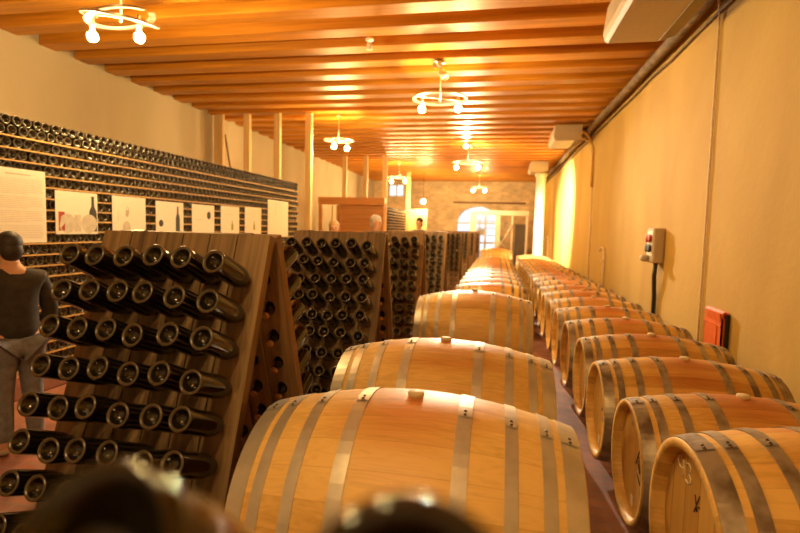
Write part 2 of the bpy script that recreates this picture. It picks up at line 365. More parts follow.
# far stone wall with an arched doorway and a high window
AX0, AX1, ASP, ATOP = -1.95, .12, 1.85, 2.68
WX0, WX1, WZ0, WZ1 = -5.35, -4.55, 3.05, 3.68
b = MB(); y0, y1 = YF, YF+.45
n = 14; cx = (AX0+AX1)/2; ra = (AX1-AX0)/2; rb = ATOP-ASP
arc = [(cx-ra*math.cos(PI*i/n), ASP+rb*math.sin(PI*i/n)) for i in range(n+1)]
b.prism([(AX1, 0), (XR, 0), (XR, 4.06), (AX1, 4.06)], y0, y1)
b.prism([(WX1, 0), (AX0, 0), (AX0, 4.06), (WX1, 4.06)], y0, y1)
b.prism([(XL, 0), (WX0, 0), (WX0, 4.06), (XL, 4.06)], y0, y1)
b.prism([(WX0, 0), (WX1, 0), (WX1, WZ0), (WX0, WZ0)], y0, y1)
b.prism([(WX0, WZ1), (WX1, WZ1), (WX1, 4.06), (WX0, 4.06)], y0, y1)
for (xa, za), (xb, zb) in zip(arc, arc[1:]): b.prism([(xa, za), (xb, zb), (xb, 4.06), (xa, 4.06)], y0, y1)
struct(b.build('wall_far', M['stone']), 'rough stone wall at the far end')
# ceiling beams, one object each
BW = .26; k = 0
y = 6.03-.565*15
while y < YF-.1:
    b = MB(); b.box((0, 0, 0), (XR-XL-.02, BW, ZC-ZB), ch=.008)
    o = b.build('trim_%d' % (k+1), M['beam']); o.location = ((XL+XR)/2, y-BW/2, (ZC+ZB)/2)
    struct(o, 'reddish brown wooden ceiling beam running across the room'); k += 1; y += .565
# arch joinery
d = MB()
xi0, xi1 = AX0+.02, AX1-.02
outer = [(xi0, .0)]+[(cx-(ra-.02)*math.cos(PI*i/n), ASP+(rb-.02)*math.sin(PI*i/n)) for i in range(n+1)]+[(xi1, .0)]
for (xa, za), (xb, zb) in zip(outer, outer[1:]):
    d.tube([(xa, YF+.2, za), (xb, YF+.2, zb)], .05, 6)
for x in (cx-.35, cx+.35): d.box((x, YF+.2, 1.25), (.07, .07, 2.5))
for z in (.9, 1.85): d.box((cx, YF+.2, z), (2*ra-.06, .06, .07))
o = struct(d.build('door_1', M['pale']), 'arched glazed doorway with daylight behind')
g = MB(); g.prism([(xi0+.03, .02)]+[(cx-(ra-.05)*math.cos(PI*i/n), ASP+(rb-.05)*math.sin(PI*i/n)) for i in range(n+1)]+[(xi1-.03, .02)], YF+.19, YF+.198); g.build('pane', M['glass'], o)
d = MB(); wcx, wcz = (WX0+WX1)/2, (WZ0+WZ1)/2
for x in (WX0+.03, wcx, WX1-.03): d.box((x, YF+.15, wcz), (.06, .06, WZ1-WZ0))
for z in (WZ0+.03, WZ1-.03): d.box((wcx, YF+.15, z), (WX1-WX0, .06, .06))
o = struct(d.build('window_1', M['pale']), 'small bright window high in the far stone wall')
g = MB(); g.box((wcx, YF+.15, wcz), (WX1-WX0-.04, .008, WZ1-WZ0-.04)); g.build('pane', M['glass'], o)
# timber lintel in the stone
b = MB(); b.box((-.42, YF-.04, 2.82), (3.4, .10, .09), ch=.01); tag(b.build('timber_rail', wood('dark_timber', (.10, .045, .02), (.2, .1, .045), 'X')), 'long thin dark timber rail fixed on the far stone wall above the arch', 'rail')
# terracotta plinth under the bottle stack
b = MB(); b.box((-4.12, 6.2, .101), (.60, 6.7, .202), ch=.01); tag(b.build('brick_plinth', M['plinth']), 'low terracotta plinth under the long wall of stacked bottles', 'plinth')

# ------------------------------------------------------------------ barrels
def barrel_proto(name, L, R, Rh, oakm, hoopm, hoops, seg=64):
    t = thing(name, 'tmp', 'barrel')
    def rad(x): return R-(R-Rh)*abs(2*x/L)**1.9
    b = MB(); K = 16
    prof = [(rad(-L/2)-.03, -L/2+.045), (rad(-L/2)-.026, -L/2)]
    prof += [(rad(L*(i/K-.5)), L*(i/K-.5)) for i in range(K+1)]
    prof += [(rad(L/2)-.026, L/2), (rad(L/2)-.03, L/2-.045)]
    b.lathe(prof, seg, axis='X'); s = b.build('staves', [oakm], t)
    for sg in (-1, 1):
        b = MB(); x0 = sg*(L/2-.045); rr = Rh-.012
        b.lathe([(0, x0+.0*sg), (rr, x0), (rr, x0-sg*.02), (0, x0-sg*.02)], 40, axis='X', smooth=False); b.build('barrel_head', M['head'], t)
    for f0, f1 in hoops:
        for sg in (-1, 1):
            xa, xb = sg*(L/2-f0*L), sg*(L/2-f1*L)
            b = MB(); ov = .0035; xm = (xa+xb)/2
            b.lathe([(rad(xa)-.002, xa), (rad(xa)+ov, xa), (rad(xm)+ov, xm), (rad(xb)+ov, xb), (rad(xb)-.002, xb)], seg, axis='X', smooth=False)
            # lap of the riveted joint near the top, with its two rivets
            a0 = PI/2+(.20 if sg > 0 else .10); da = .05; w = abs(xb-xa)
            pl = []
            for e in (0, 1):
                for i in range(5):
                    a = a0+(i/4-.5)*2*da; x = xa if e == 0 else xb; r_ = rad(x)+ov+.003
                    pl.append((x, r_*math.cos(a), r_*math.sin(a)))
            b.add(pl, [(i, i+1, 6+i, 5+i) for i in range(4)], 0)
            for q in (-.5, .5):
                a = a0+q*da; r_ = rad(xm)+ov+.001
                pf, mm = sph(.0062, 8, 5, (xm, r_*math.cos(a), r_*math.sin(a)))
                b.lathe(pf, 8, mm, 1)
            b.build('hoop', [hoopm, M['rivet']], t)
    b = MB(); b.lathe([(0, R-.01), (.024, R-.01), (.029, R+.011), (.026, R+.015), (0, R+.015)], 20); b.build('bung', M['bung'], t)
    return t, rad
HOOPS = [(.003, .058), (.080, .116), (.182, .218), (.315, .358)]
big, radL = barrel_proto('oak_barrel', 1.07, .44, .355, M['oakL'], M['hoop'], HOOPS)
small, radR = barrel_proto('oak_barrel', 1.00, .355, .292, M['oakR'], M['hoop_old'], HOOPS)
def chalk(parent, side, strokes, L, mat, name='chalk_mark', r=.0035):
    b = MB()
    for st in strokes:
        b.tube([(side*(L/2-.045)+side*.001, y, z) for y, z in st], r, 5)
    o = b.build(name, mat, parent); return o
Z_L = .44+.045; Z_R = .355+.045
left_pos = [(1.675, -.252), (2.575, -.238), (4.82, -.185)]
ordn = ['nearest', 'second nearest', 'third nearest']
for i, (y, x) in enumerate(left_pos):
    t = big if i == 0 else copy_tree(big); t.location = (x, y, Z_L)
    t['label'] = ['large oak barrel nearest the camera in the middle row, stained pinkish round its bung',
                  'large oak barrel just behind the nearest one in the middle row, bung on top',
                  'large oak barrel with whole front showing, across the gap in the middle row'][i]
    t['group'] = 'large barrels of the middle row'
yy = 7.35; i = 0
while yy < 14.9:
    t = copy_tree(small); t.location = (-.05, yy, Z_R); t.rotation_euler = (random.uniform(-.04, .04), 0, 0)
    t['label'] = 'smaller oak barrel in the middle row, %s behind the large one across the gap' % ordinal(i+1); t['group'] = 'smaller barrels of the middle row'
    yy += .735; i += 1
t = copy_tree(big); t.location = (0, 17.4, Z_L); t['label'] = 'large oak barrel at the far end of the middle row, before the white frame'; t['group'] = 'large barrels of the middle row'
right_row = []
for i in range(22):
    t = small if i == 0 else copy_tree(small)
    t.location = (1.150+random.uniform(-.012, .012), 1.81+.72*i, Z_R); t.rotation_euler = (random.uniform(-.05, .05), 0, 0)
    t['label'] = ('oak barrel nearest the camera in the row along the right wall, number 93 chalked on' if i == 0 else
                  'oak barrel in the row along the right wall, %s back from the camera' % ordinal(i+1))
    t['group'] = 'barrels along the right wall'
    right_row.append(t)
right_row[0].scale = (1.08, 1.19, 1.19); right_row[0].location = (1.182, 1.745, .4225+.045)
nine = [(.085-.03*math.cos(a*PI/8), .165+.03*math.sin(a*PI/8)) for a in range(17)]+[(.055, .15), (.062, .09)]
th = [(.035, .19), (.015, .20), (-.003, .188), (-.003, .165), (.018, .152), (-.006, .135), (-.008, .11), (.01, .092), (.034, .10)]
q93 = lambda st: [(.10+(y-.03)*.85, .17+(z-.14)*.55) for y, z in st]
c0 = chalk(right_row[0], -1, [q93(nine), q93(th)], 1.0, M['chalk'], r=.0023); c0['label'] = 'white chalk number 93'
chalk(right_row[0], -1, [[(.03, .14), (.01, .10), (.02, .11), (-.005, .12)], [(.03, .09), (.0, .15)]], 1.0, M['brand'], 'burnt_mark', .0025)
for t in right_row[1:8]:
    chalk(t, -1, [[(-.04, .03), (-.09, -.02), (-.06, .05)], [(-.03, -.03), (-.10, -.07)], [(-.02, .0), (-.07, .08)]], 1.0, M['brand'], 'burnt_mark', .003)
    chalk(t, -1, [[(.07, .16), (.05, .20), (.06, .15)]], 1.0, M['chalk'])
    b = MB(); b.box((-.5+.045-.002, .02, -.20), (.002, .035, .05)); b.build('paper_tag', M['paper'], t)
# timber bearers under both rows, with wedges hidden between the bilges
for nm, xs, ya, yb, lab in (('timber_bearer', (-.52, .02), 1.35, 5.4, 'middle row'), ('timber_bearer', (-.33, .23), 6.95, 17.9, 'small barrels of the middle row'), ('timber_bearer', (.88, 1.45), 1.4, 17.4, 'right row')):
    for j, x in enumerate(xs):
        b = MB(); b.box((0, 0, 0), (.09, yb-ya, .058), ch=.006); o = b.build(nm, M['rack_edge']); o.location = (x, (ya+yb)/2, .029)
        tag(o, 'low timber bearer under the %s, on its %s side' % (lab if j >= 0 else '', ('left', 'right')[j]), 'timber', 'timber bearers under the barrels')

# ------------------------------------------------------------------ bottles
BP = [(0, .034), (.008, .0335), (.018, .028), (.026, .016), (.031, .006), (.0345, .0015), (.0375, 0), (.0405, .0012), (.0428, .004), (.0437, .009), (.0440, .018), (.0440, .150), (.0428, .172), (.0385, .195), (.0310, .217), (.0235, .238), (.0180, .258), (.0152, .275), (.0146, .284), (.0166, .286), (.0166, .292), (.0142, .294), (.0140, .299), (0, .299)]
fm_ = MB(); fm_.lathe(BP, 48); FGB = fm_.mesh('bottle', [M['bottle']])
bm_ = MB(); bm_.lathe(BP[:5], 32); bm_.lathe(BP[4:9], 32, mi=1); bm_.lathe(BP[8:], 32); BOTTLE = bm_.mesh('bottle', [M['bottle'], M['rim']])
cm_ = MB(); cm_.lathe([(.0146, .291), (.0168, .291), (.0165, .298), (.0145, .302), (0, .3035)], 18); CAP = cm_.mesh('crown_cap', [M['cap']])
LP = [(0, .03), (.018, .026), (.031, .006), (.0365, 0), (.0405, .0012), (.042, .008), (.042, .15), (.030, .215), (.016, .26), (.0155, .29), (0, .29)]
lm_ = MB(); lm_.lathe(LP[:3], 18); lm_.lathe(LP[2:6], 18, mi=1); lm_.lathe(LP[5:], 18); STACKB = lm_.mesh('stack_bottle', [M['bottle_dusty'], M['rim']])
def put_bottle(base, d, label, group, cap=False, me=BOTTLE, name='wine_bottle', roll=0):
    o = link(name, me); o.matrix_world = Matrix.Translation(base) @ face_axis(d) @ Matrix.Rotation(roll, 4, 'Z')
    tag(o, label, 'bottle', group)
    if cap: link('crown_cap', CAP, o)
    return o

# ------------------------------------------------------------------ riddling racks
NC, CP, RW, BT, BL = 6, .1255, .787, .042, 1.54
ROWS = [(.185+.1372*i) for i in range(10)]       # distance of the hole rows from the top, along the board
def board(side, ang):
    """board with real holes: local x across, z down along the board, y through its thickness"""
    b = MB(); hr = .027; ns = 16
    x0 = -RW/2
    for c in range(NC):
        xc = (c-2.5)*CP; xa = xc-CP/2+.003 if c else x0; xb = xc+CP/2-.003 if c < NC-1 else -x0
        edges = [0]+[(ROWS[i]+ROWS[i+1])/2 for i in range(9)]+[BL]
        for r in range(10):
            za, zb = edges[r], edges[r+1]; zc = ROWS[r]
            vs = []
            for yy in (0, BT):
                for i in range(ns):
                    a = 2*PI*i/ns; ca, sa = math.cos(a), math.sin(a)
                    vs.append((xc+hr*.92*ca, yy, -(zc+hr*1.15*sa)))
                for i in range(ns):
                    a = 2*PI*i/ns; ca, sa = math.cos(a), math.sin(a); k = 1/max(abs(ca), abs(sa))
                    px = xc+((xb-xc) if ca > 0 else (xc-xa))*ca*k; pz = zc+((zb-zc) if sa > 0 else (zc-za))*sa*k
                    vs.append((px, yy, -pz))
            fs = []
            for i in range(ns):
                j = (i+1) % ns
                fs.append((i, j, ns+j, ns+i)); fs.append((2*ns+j, 2*ns+i, 3*ns+i, 3*ns+j)); fs.append((j, i, 2*ns+i, 2*ns+j))
            b.add(vs, fs, 0)
        # plank sides and ends
        for xs in (xa, xb): b.add([(xs, 0, 0), (xs, BT, 0), (xs, BT, -BL), (xs, 0, -BL)], [(0, 1, 2, 3)], 1 if (c == 0 and xs == xa) or (c == NC-1 and xs == xb) else 0)
        for zs in (0, -BL): b.add([(xa, 0, zs), (xb, 0, zs), (xb, BT, zs), (xa, BT, zs)], [(0, 1, 2, 3)], 1)
    return b
AN, AF = math.radians(18.6), math.radians(17.5)
BOARD_ME = board(1, 0).mesh('riddling_board', [M['rack'], M['rack_edge']])
rname = ['nearest', 'second', 'third', 'fourth', 'fifth', 'sixth', 'seventh', 'eighth']
def rack(i, x, y, ztop=1.475, rz=0):
    t = thing('riddling_rack', 'weathered brown wooden riddling rack of bottles, %s from the camera on the left' % rname[i], 'bottle rack', (x, y, 0), rz, 'riddling racks in a line')
    # near board: outer face towards -Y, top edge at the apex
    zt = ztop
    Rn = Matrix.Translation((0, -BT-.004, zt-.015)) @ Matrix.Rotation(-AN, 4, 'X')
    Rf = Matrix.Translation((0, BT+.004, zt-.013)) @ Matrix.Rotation(AF, 4, 'X') @ Matrix.Diagonal((1, -1, 1, 1))
    for nm, mt in (('front_board', Rn), ('back_board', Rf)):
        o = link(nm, BOARD_ME, t); o.matrix_local = mt
    for xx in (-.26, .26):
        h = MB(); h.prism([(-.03, zt-.026), (-.03, zt-.020), (0, zt-.009), (.03, zt-.020), (.03, zt-.026), (0, zt-.016)], xx-.03, xx+.03, plane='YZ'); h.build('hinge', M['rivet'], t)
    return t, Rn, Rf
rackmat = {}
def fill(i, x, y, rz, Rn, Rf, near_cols, near_rows, far_cols, far_rows, cap):
    base = Matrix.Translation((x, y, 0)) @ Matrix.Rotation(rz, 4, 'Z')
    for r in near_rows:
        for c in near_cols:
            hp = base @ Rn @ Vector(((c-2.5)*CP, .012, -ROWS[r]))
            el = math.radians(24.5+random.uniform(-2.5, 2.5)); az = math.radians(random.uniform(-2.5, 2.5))
            d = base.to_3x3() @ Vector((math.sin(az)*math.cos(el), math.cos(az)*math.cos(el), -math.sin(el)))
            b0 = hp-d*(.238+random.uniform(-.008, .006))+Vector((0, 0, -.006))
            put_bottle(b0, d, 'dark bottle in the %s rack, %s row from top, %s from left' % (rname[i], ordinal(r+1), ordinal(c+1)), 'bottles in the riddling racks', cap, roll=random.uniform(0, 6))
    for r in far_rows:
        for c in far_cols:
            hp = base @ Rf @ Vector(((c-2.5)*CP, .012, -ROWS[r]))
            el = math.radians(26+random.uniform(-3, 3))
            d = base.to_3x3() @ Vector((0, -math.cos(el), -math.sin(el)))
            put_bottle(hp-d*.222+Vector((0, 0, -.006)), d, 'dark bottle on the back of the %s rack, %s row from top, %s from right' % (rname[i], ordinal(r+1), ordinal(NC-c)), 'bottles in the riddling racks', cap, roll=random.uniform(0, 6))
RX = -1.2735
racks = [(RX, 1.92, -.049, range(6), range(9), (3, 4, 5), range(9)),
         (RX, 4.0, -.02, range(6), range(10), (5,), range(8)),
         (RX, 6.2, 0, (2, 3, 4, 5), range(9), (5,), range(6)),
         (RX, 9.0, 0, (3, 4, 5), range(8), (), ()),
         (RX, 12.9, 0, (3, 4, 5), range(7), (), ()),
         (RX+.02, 16.0, 0, (4, 5), range(6), (), ()),
         (RX+.10, 18.4, 0, (5,), range(6), (), ()),
         (RX+.20, 20.8, 0, (5,), range(6), (), ())]
for i, (x, y, rz, nc, nr, fc, fr_) in enumerate(racks):
    t, Rn, Rf = rack(i, x, y, 1.475, rz)
    fill(i, x, y, rz, Rn, Rf, nc, nr, fc, fr_, i < 2)

# the two bottles right before the camera, necks down in a slanted board
dfg = Vector((0, .72, -.69)).normalized()
fgt = thing('bottle_stand', 'slanted wooden board holding the two blurred bottles right before the camera', 'bottle rack', (-.10, .33, 0))
nrm = -dfg
for s_ in (-1, 1):
    pass
FG = [(Vector((-.172, .1785, 1.3547)), 'blurred dark bottle base close to the camera at the bottom left'),
      (Vector((-.0262, .1545, 1.369)), 'blurred dark bottle base close to the camera, before the nearest large barrel')]
bb = MB()
rotb = Matrix.Translation(Vector((-.10, .335, 1.192))-Vector((-.10, .33, 0))) @ face_axis(nrm)
bb.box((0, 0, 0), (.50, .10, .03), mat=rotb, ch=.004); bb.build('shelf_board', M['rack'], fgt)
for sx in (-.24, .24):
    bb = MB(); bb.box((sx, 0, .55), (.05, .05, 1.10), ch=.004); bb.build('leg', M['rack_edge'], fgt)
for p, lab in FG:
    put_bottle(p, dfg, lab, 'blurred bottles in the foreground', me=FGB)

# ------------------------------------------------------------------ camera (needed below to choose the bottles that show largest)
F = 500.0
yaw, pitch, roll = 0.189244, -0.075874, 0.026
fw = Vector((-math.sin(yaw)*math.cos(pitch), math.cos(yaw)*math.cos(pitch), math.sin(pitch)))
rt = fw.cross(Vector((0, 0, 1))).normalized(); up = rt.cross(fw)
r2 = math.cos(roll)*rt+math.sin(roll)*up; u2 = -math.sin(roll)*rt+math.cos(roll)*up
cam = bpy.data.cameras.new('camera'); co = bpy.data.objects.new('camera', cam); COL.objects.link(co)
co.matrix_world = Matrix(((r2.x, u2.x, -fw.x, 0), (r2.y, u2.y, -fw.y, 0), (r2.z, u2.z, -fw.z, H), (0, 0, 0, 1)))
cam.sensor_fit = 'HORIZONTAL'; cam.sensor_width = 36; cam.lens = F/800*36; cam.clip_start = .02; cam.clip_end = 200
cam.dof.use_dof = True; cam.dof.focus_distance = 2.3; cam.dof.aperture_fstop = 2.2
S.camera = co
def proj(p):
    d = Vector(p)-Vector((0, 0, H)); z = d.dot(fw)
    return 400+F*d.dot(r2)/z, 266.5-F*d.dot(u2)/z

# ------------------------------------------------------------------ the long wall of stacked bottles
PAPERS = [ # y0, y1, z0, z1
    (3.22, 3.70, 1.30, 1.905), (3.795, 4.27, 1.370, 1.76), (4.465, 4.955, 1.345, 1.76), (5.13, 5.64, 1.345, 1.745),
    (5.825, 6.335, 1.345, 1.745), (6.51, 7.02, 1.345, 1.757), (7.20, 7.74, 1.345, 1.775), (7.99, 8.83, 1.30, 1.935)]
PAPERS = [(a*1.0099, b_*1.0099, 1.5+(c-1.5)*1.0099, 1.5+(e-1.5)*1.0099) for a, b_, c, e in PAPERS]
SX, SY0, SY1, SZ0 = -3.90, 3.04, 9.40, .205
PITCH, NR = .0978, 22
near_b = []; allb = []
cols = int((SY1-SY0)/.092)
for r in range(NR):
    z = SZ0+.014+.042+PITCH*r
    if r == NR-1: z -= .018
    off = .046*(r % 2)
    for c in range(cols):
        y = SY0+.05+off+.092*c+random.uniform(-.003, .003)
        x = SX+random.uniform(-.008, .008)
        allb.append((r, c, x, y, z))
visible = {}
for q in allb:
    r, c, x, y, z = q
    px, py = proj((x, y, z))
    if px < -2: continue
    if any(a-.03 < y < b_+.03 and z0-.02 < z < z1+.02 for a, b_, z0, z1 in PAPERS): continue
    if px < 58 and 236 < py < 460: continue
    if py > 232-.0*px and px > 100: continue
    if px > 30 and py > 340 or px > 62 and py > 243: continue
    visible.setdefault(r, []).append(q)
cand = []
for r, l in visible.items():
    l.sort(key=lambda q: q[3])
    for i, q in enumerate(l): cand.append((Vector((q[2], q[3], q[4]-H)).length, i+1, q))
cand.sort(key=lambda a: a[0]); cand = cand[:300]
chosen = set((q[0], q[1]) for _, _, q in cand)
for _, i, q in cand:
    r, c, x, y, z = q
    put_bottle((x, y, z), (-1, 0, 0), 'dark bottle lying in the stacked wall, %s course from top, %s visible from left' % (ordinal(NR-r), ordinal(i)), 'bottles lying in the long stacked wall', me=STACKB, name='stacked_bottle', roll=random.uniform(0, 6))
b = MB(); SP = [(0, .03), (.018, .026), (.031, .006), (.0365, 0), (.0405, .0012), (.042, .008), (.042, .15), (.016, .25), (0, .25)]
for q in allb:
    if (q[0], q[1]) in chosen: continue
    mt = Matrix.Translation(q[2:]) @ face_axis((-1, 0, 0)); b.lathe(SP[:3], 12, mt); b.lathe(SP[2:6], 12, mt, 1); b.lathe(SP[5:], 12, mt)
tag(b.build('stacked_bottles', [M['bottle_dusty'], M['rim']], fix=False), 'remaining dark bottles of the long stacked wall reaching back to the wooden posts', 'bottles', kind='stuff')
slt = thing('slatted_rack', 'yellow wooden slats between the courses of the long wall of stacked bottles', 'rack', (SX-.15, (SY0+SY1)/2, SZ0))
for r in range(NR):
    if r == NR-1: continue
    b = MB(); b.box((.012, 0, .0065+PITCH*r), (.30, SY1-SY0, .011)); b.build('slat', M['batten'], slt)
# second stack farther back
b = MB(); S2 = (-3.60, 16.45, 19.9)
for r in range(22):
    for c in range(int((S2[2]-S2[1])/.1)):
        b.lathe([(0, .02), (.034, 0), (.042, .008), (.042, .2), (0, .2)], 8, Matrix.Translation((S2[0], S2[1]+.06+.1*c, .07+.1*r)) @ face_axis((-1, 0, 0)))
tag(b.build('stacked_bottles', M['bottle_dusty'], fix=False), 'dark stacked bottles in the small far stack beyond the wooden booth', 'bottles', kind='stuff')
slt = thing('slatted_rack', 'wooden slats between the courses of the small far bottle stack', 'rack', (S2[0]-.12, (S2[1]+S2[2])/2, 0))
for r in range(22):
    b = MB(); b.box((.015, 0, .02+.1*r), (.24, S2[2]-S2[1], .012)); b.build('slat', M['batten'], slt)

# ------------------------------------------------------------------ papers on the bottle wall
def paper(i, lab, draw):
    y0, y1, z0, z1 = PAPERS[i]; X = SX+.0115
    b = MB(); b.box((0, 0, 0), (.004, y1-y0, z1-z0), 0)
    w, h = y1-y0, z1-z0
    def P(u, v): return (.0028+.0001*random.random(), (u-.5)*w, (v-.5)*h)   # u along +Y (rightwards), v up
    def rect(u0, v0, u1, v1, mi): b.add([P(u0, v0), P(u1, v0), P(u1, v1), P(u0, v1)], [(0, 1, 2, 3)], mi)
    def poly(pts, mi): b.add([P(*p) for p in pts], [tuple(range(len(pts)))], mi)
    def ell(u, v, a, c, mi): poly([(u+a*math.cos(2*PI*k/20), v+c*math.sin(2*PI*k/20)) for k in range(20)], mi)
    draw(rect, poly, ell)
    o = b.build('paper_sheet', [M['paper'], M['print_grey'], M['print_pale'], M['print_dark'], M['print_red'], M['print_green']], fix=False)
    o.location = (X, (y0+y1)/2, (z0+z1)/2); tag(o, lab, 'paper', 'papers hung on the bottle wall'); return o
def bottle_shape(poly, u, v0, h, w, mi):
    pr = [(.5, 0), (.5, .5), (.42, .6), (.2, .72), (.16, .97), (.2, .97), (.2, 1)]
    poly([(u+x*w, v0+t*h) for x, t in pr]+[(u-x*w, v0+t*h) for x, t in reversed(pr)], mi)
def d0(rect, poly, ell):
    rect(.25, .92, .70, .935, 1)
    for k in range(34):
        v = .86-.024*k
        if k in (9, 17, 25): continue
        rect(.06, v, .94-(.3 if k in (8, 16, 24) else random.uniform(0, .04)), v+.006, 2)
def d1(rect, poly, ell):
    rect(.06, .08, .20, .52, 4); ell(.26, .25, .19, .23, 2); ell(.78, .25, .20, .23, 2); rect(.42, .06, .58, .46, 2); bottle_shape(poly, .88, .06, .86, .20, 3)
def d2(rect, poly, ell): ell(.42, .62, .06, .14, 1); ell(.41, .64, .045, .11, 0); ell(.40, .22, .12, .16, 2); rect(.15, .4, .17, .62, 2)
def d3(rect, poly, ell): ell(.17, .36, .08, .10, 3); bottle_shape(poly, .78, .12, .76, .16, 3)
def d4(rect, poly, ell): ell(.74, .66, .09, .13, 3); rect(.1, .5, .5, .515, 2)
def d5(rect, poly, ell): bottle_shape(poly, .60, .16, .34, .12, 5); rect(.15, .7, .6, .712, 2)
def d6(rect, poly, ell): bottle_shape(poly, .55, .16, .34, .12, 5); rect(.2, .75, .5, .76, 2)
def d7(rect, poly, ell): rect(.35, .55, .37, .85, 2); rect(.2, .9, .7, .91, 2)
paper(0, 'large white text sheet at the left edge of the picture on the bottle wall', d0)
paper(1, 'paper printed with a tall dark bottle and two pale round shapes', d1)
paper(2, 'pale paper printed with a small grey ring, right of the red and dark bottle picture', d2)
paper(3, 'paper printed with a dark dot at left and a thin dark bottle', d3)
paper(4, 'paper printed with a single dark dot near its upper right corner', d4)
paper(5, 'paper with a small olive bottle, just right of the single dot paper', d5)
paper(6, 'paper with a small olive bottle, just left of the tall blank sheet', d6)
paper(7, 'tall almost blank white sheet at the far end of the bottle wall', d7)

# ------------------------------------------------------------------ posts, booth, far furniture
def post(x, y, w, lab, d=.10, top=ZB):
    b = MB(); b.box((0, 0, top/2), (w, d, top), ch=.004); o = b.build('wooden_post', M['pine']); o.location = (x, y, 0); tag(o, lab, 'post', 'pale wooden posts')
post(-5.87, 9.86, .20, 'pale wooden post at the left wall, leftmost behind the bottle wall')
post(-5.22, 9.86, .13, 'pale wooden post behind the bottle wall, second from the left wall')
post(-4.55, 9.88, .13, 'pale wooden post behind the bottle wall, third from the left wall')
post(-3.87, 9.90, .13, 'tall pale wooden post at the right end of the long bottle wall')
post(-4.95, 15.85, .14, 'pale wooden post over the left part of the orange wooden booth')
post(-4.25, 15.85, .14, 'pale wooden post over the middle of the orange wooden booth')
post(-3.58, 15.75, .15, 'bright wooden post at the right edge of the orange wooden booth')
post(-3.62, 20.3, .16, 'far pale wooden post at the right end of the small far bottle stack')
b = MB(); b.tube([(-5.05, 9.7, .02), (-5.62, 9.66, 3.35)], .018, 8); tag(b.build('wooden_pole', M['rack']), 'thin dark pole leaning behind the bottle wall between pale posts', 'pole')
t = thing('wooden_booth', 'orange wooden booth with a thick header beyond the riddling racks', 'booth', (-4.6, 15.5, 0))
b = MB(); b.box((0, 0, 2.33), (2.2, .14, .24), ch=.01); b.build('header', M['hut'], t)
b = MB()
for k in range(9): b.box((.33, .05, .4+.22*k), (1.45, .04, .216), ch=.004)
b.build('panel', M['hut'], t)
for x in (-1.05, -.42): 
    b = MB(); b.box((x, .05, 1.10), (.10, .10, 2.20), ch=.005); b.build('booth_post', M['hut'], t)
b = MB(); b.box((-.72, -.15, 1.05), (.72, .4, .05), ch=.005); b.box((-.72, .02, .52), (.62, .04, 1.02)); b.build('counter', M['hut'], t)
for k in range(4):
    b = MB(); b.box((0, 0, 1.1), (.06, .05, 2.2), ch=.004); o = b.build('wooden_batten', M['pine']); o.location = (-5.50+.17*k, 16.3, 0)
    tag(o, 'thin pale upright batten behind the booth opening, %s from the left' % ordinal(k+1), 'batten', 'upright battens behind the booth')
b = MB(); b.lathe([(0, .30), (.03, .30), (.045, .26), (.09, .20), (.10, .10), (.08, .02), (0, 0)], 16); o = b.build('white_jar', M['pale']); o.location = (-5.52, 15.33, 1.076); tag(o, 'white jar on the booth counter', 'jar')
t = thing('partition_panel', 'pale yellow wooden panel right of the small far bottle stack', 'panel', (-2.95, 20.35, 0))
b = MB(); b.box((-.25, 0, 1.15), (.75, .05, 2.3), ch=.004); b.build('sheet', M['pine'], t)
# white metal frame before the arch
t = thing('metal_shelving', 'white metal storage frame with shelves and a diagonal brace before the arch', 'rack', (.06, 22.0, 0)); t.scale = (1.09, 1, 1.04)
for x, w, h in ((-1.0, .24, 2.25), (-.03, .20, 2.12), (.52, .06, 2.1), (1.08, .08, 2.15)):
    b = MB(); b.box((x, 0, h/2), (w, .12, h), ch=.006); b.build('upright', M['pale'], t)
b = MB(); b.box((.02, 0, 2.18), (2.24, .16, .20), ch=.01); b.build('top_beam', M['pale'], t)
for z in (.5, .95, 1.25, 1.55, 1.85):
    b = MB(); b.box((.27, .3, z), (.62, .5, .035), ch=.004); b.box((-.52, .3, z), (.86, .5, .03), ch=.004); b.build('shelf', M['steel'], t)
for pts in ([(-.02, -.07, .7), (.55, -.07, 1.75)], [(-.02, -.07, 1.1), (.3, -.07, .75)]):
    b = MB(); b.tube(pts, .025, 6); b.build('brace', M['pale'], t)
for x in (-.75, -.5):
    b = MB(); b.box((x, 0, 1.0), (.05, .06, 2.0), ch=.004); b.build('upright', M['steel'], t)
for j, (x, z, w) in enumerate(((-.7, 1.265, .3), (.1, .965, .3), (.35, 1.565, .25))):
    b = MB(); b.box((0, 0, .12), (w, .3, .22), ch=.01); b.box((0, 0, .235), (w+.02, .32, .02), ch=.004); o = b.build('storage_box', (M['steel'], M['unit'], M['grey'])[j]); o.location = (x*1.09+.06, 22.3, z*1.04+.001); tag(o, 'storage box on the white frame, ' + ('on its left shelf', 'on its lower right shelf', 'on its upper right shelf')[j], 'box', 'boxes on the white frame')
t = thing('metal_cabinet', 'tall dark grey metal cabinet right of the white frame before the stone wall', 'cabinet', (1.03, 22.7, 0))
b = MB(); b.box((0, 0, .92), (.48, .45, 1.80), ch=.01); b.build('body', M['locker'], t)
b = MB(); b.box((0, -.235, .92), (.44, .02, 1.72), ch=.004); dd = b.build('door', M['locker'], t)
b = MB(); b.box((.16, -.255, 1.0), (.025, .02, .12), ch=.003); b.build('handle', M['steel'], dd)
# round column with the third unit on its top
b = MB(); b.lathe([(0, 0), (.22, 0), (.22, .10), (.16, .12), (.16, 3.34), (.20, 3.38), (.20, 3.455), (0, 3.455)], 28); o = b.build('round_column', M['pale']); o.location = (1.38, 17.5, 0); tag(o, 'round white column under the farthest ceiling unit by the right wall', 'column')

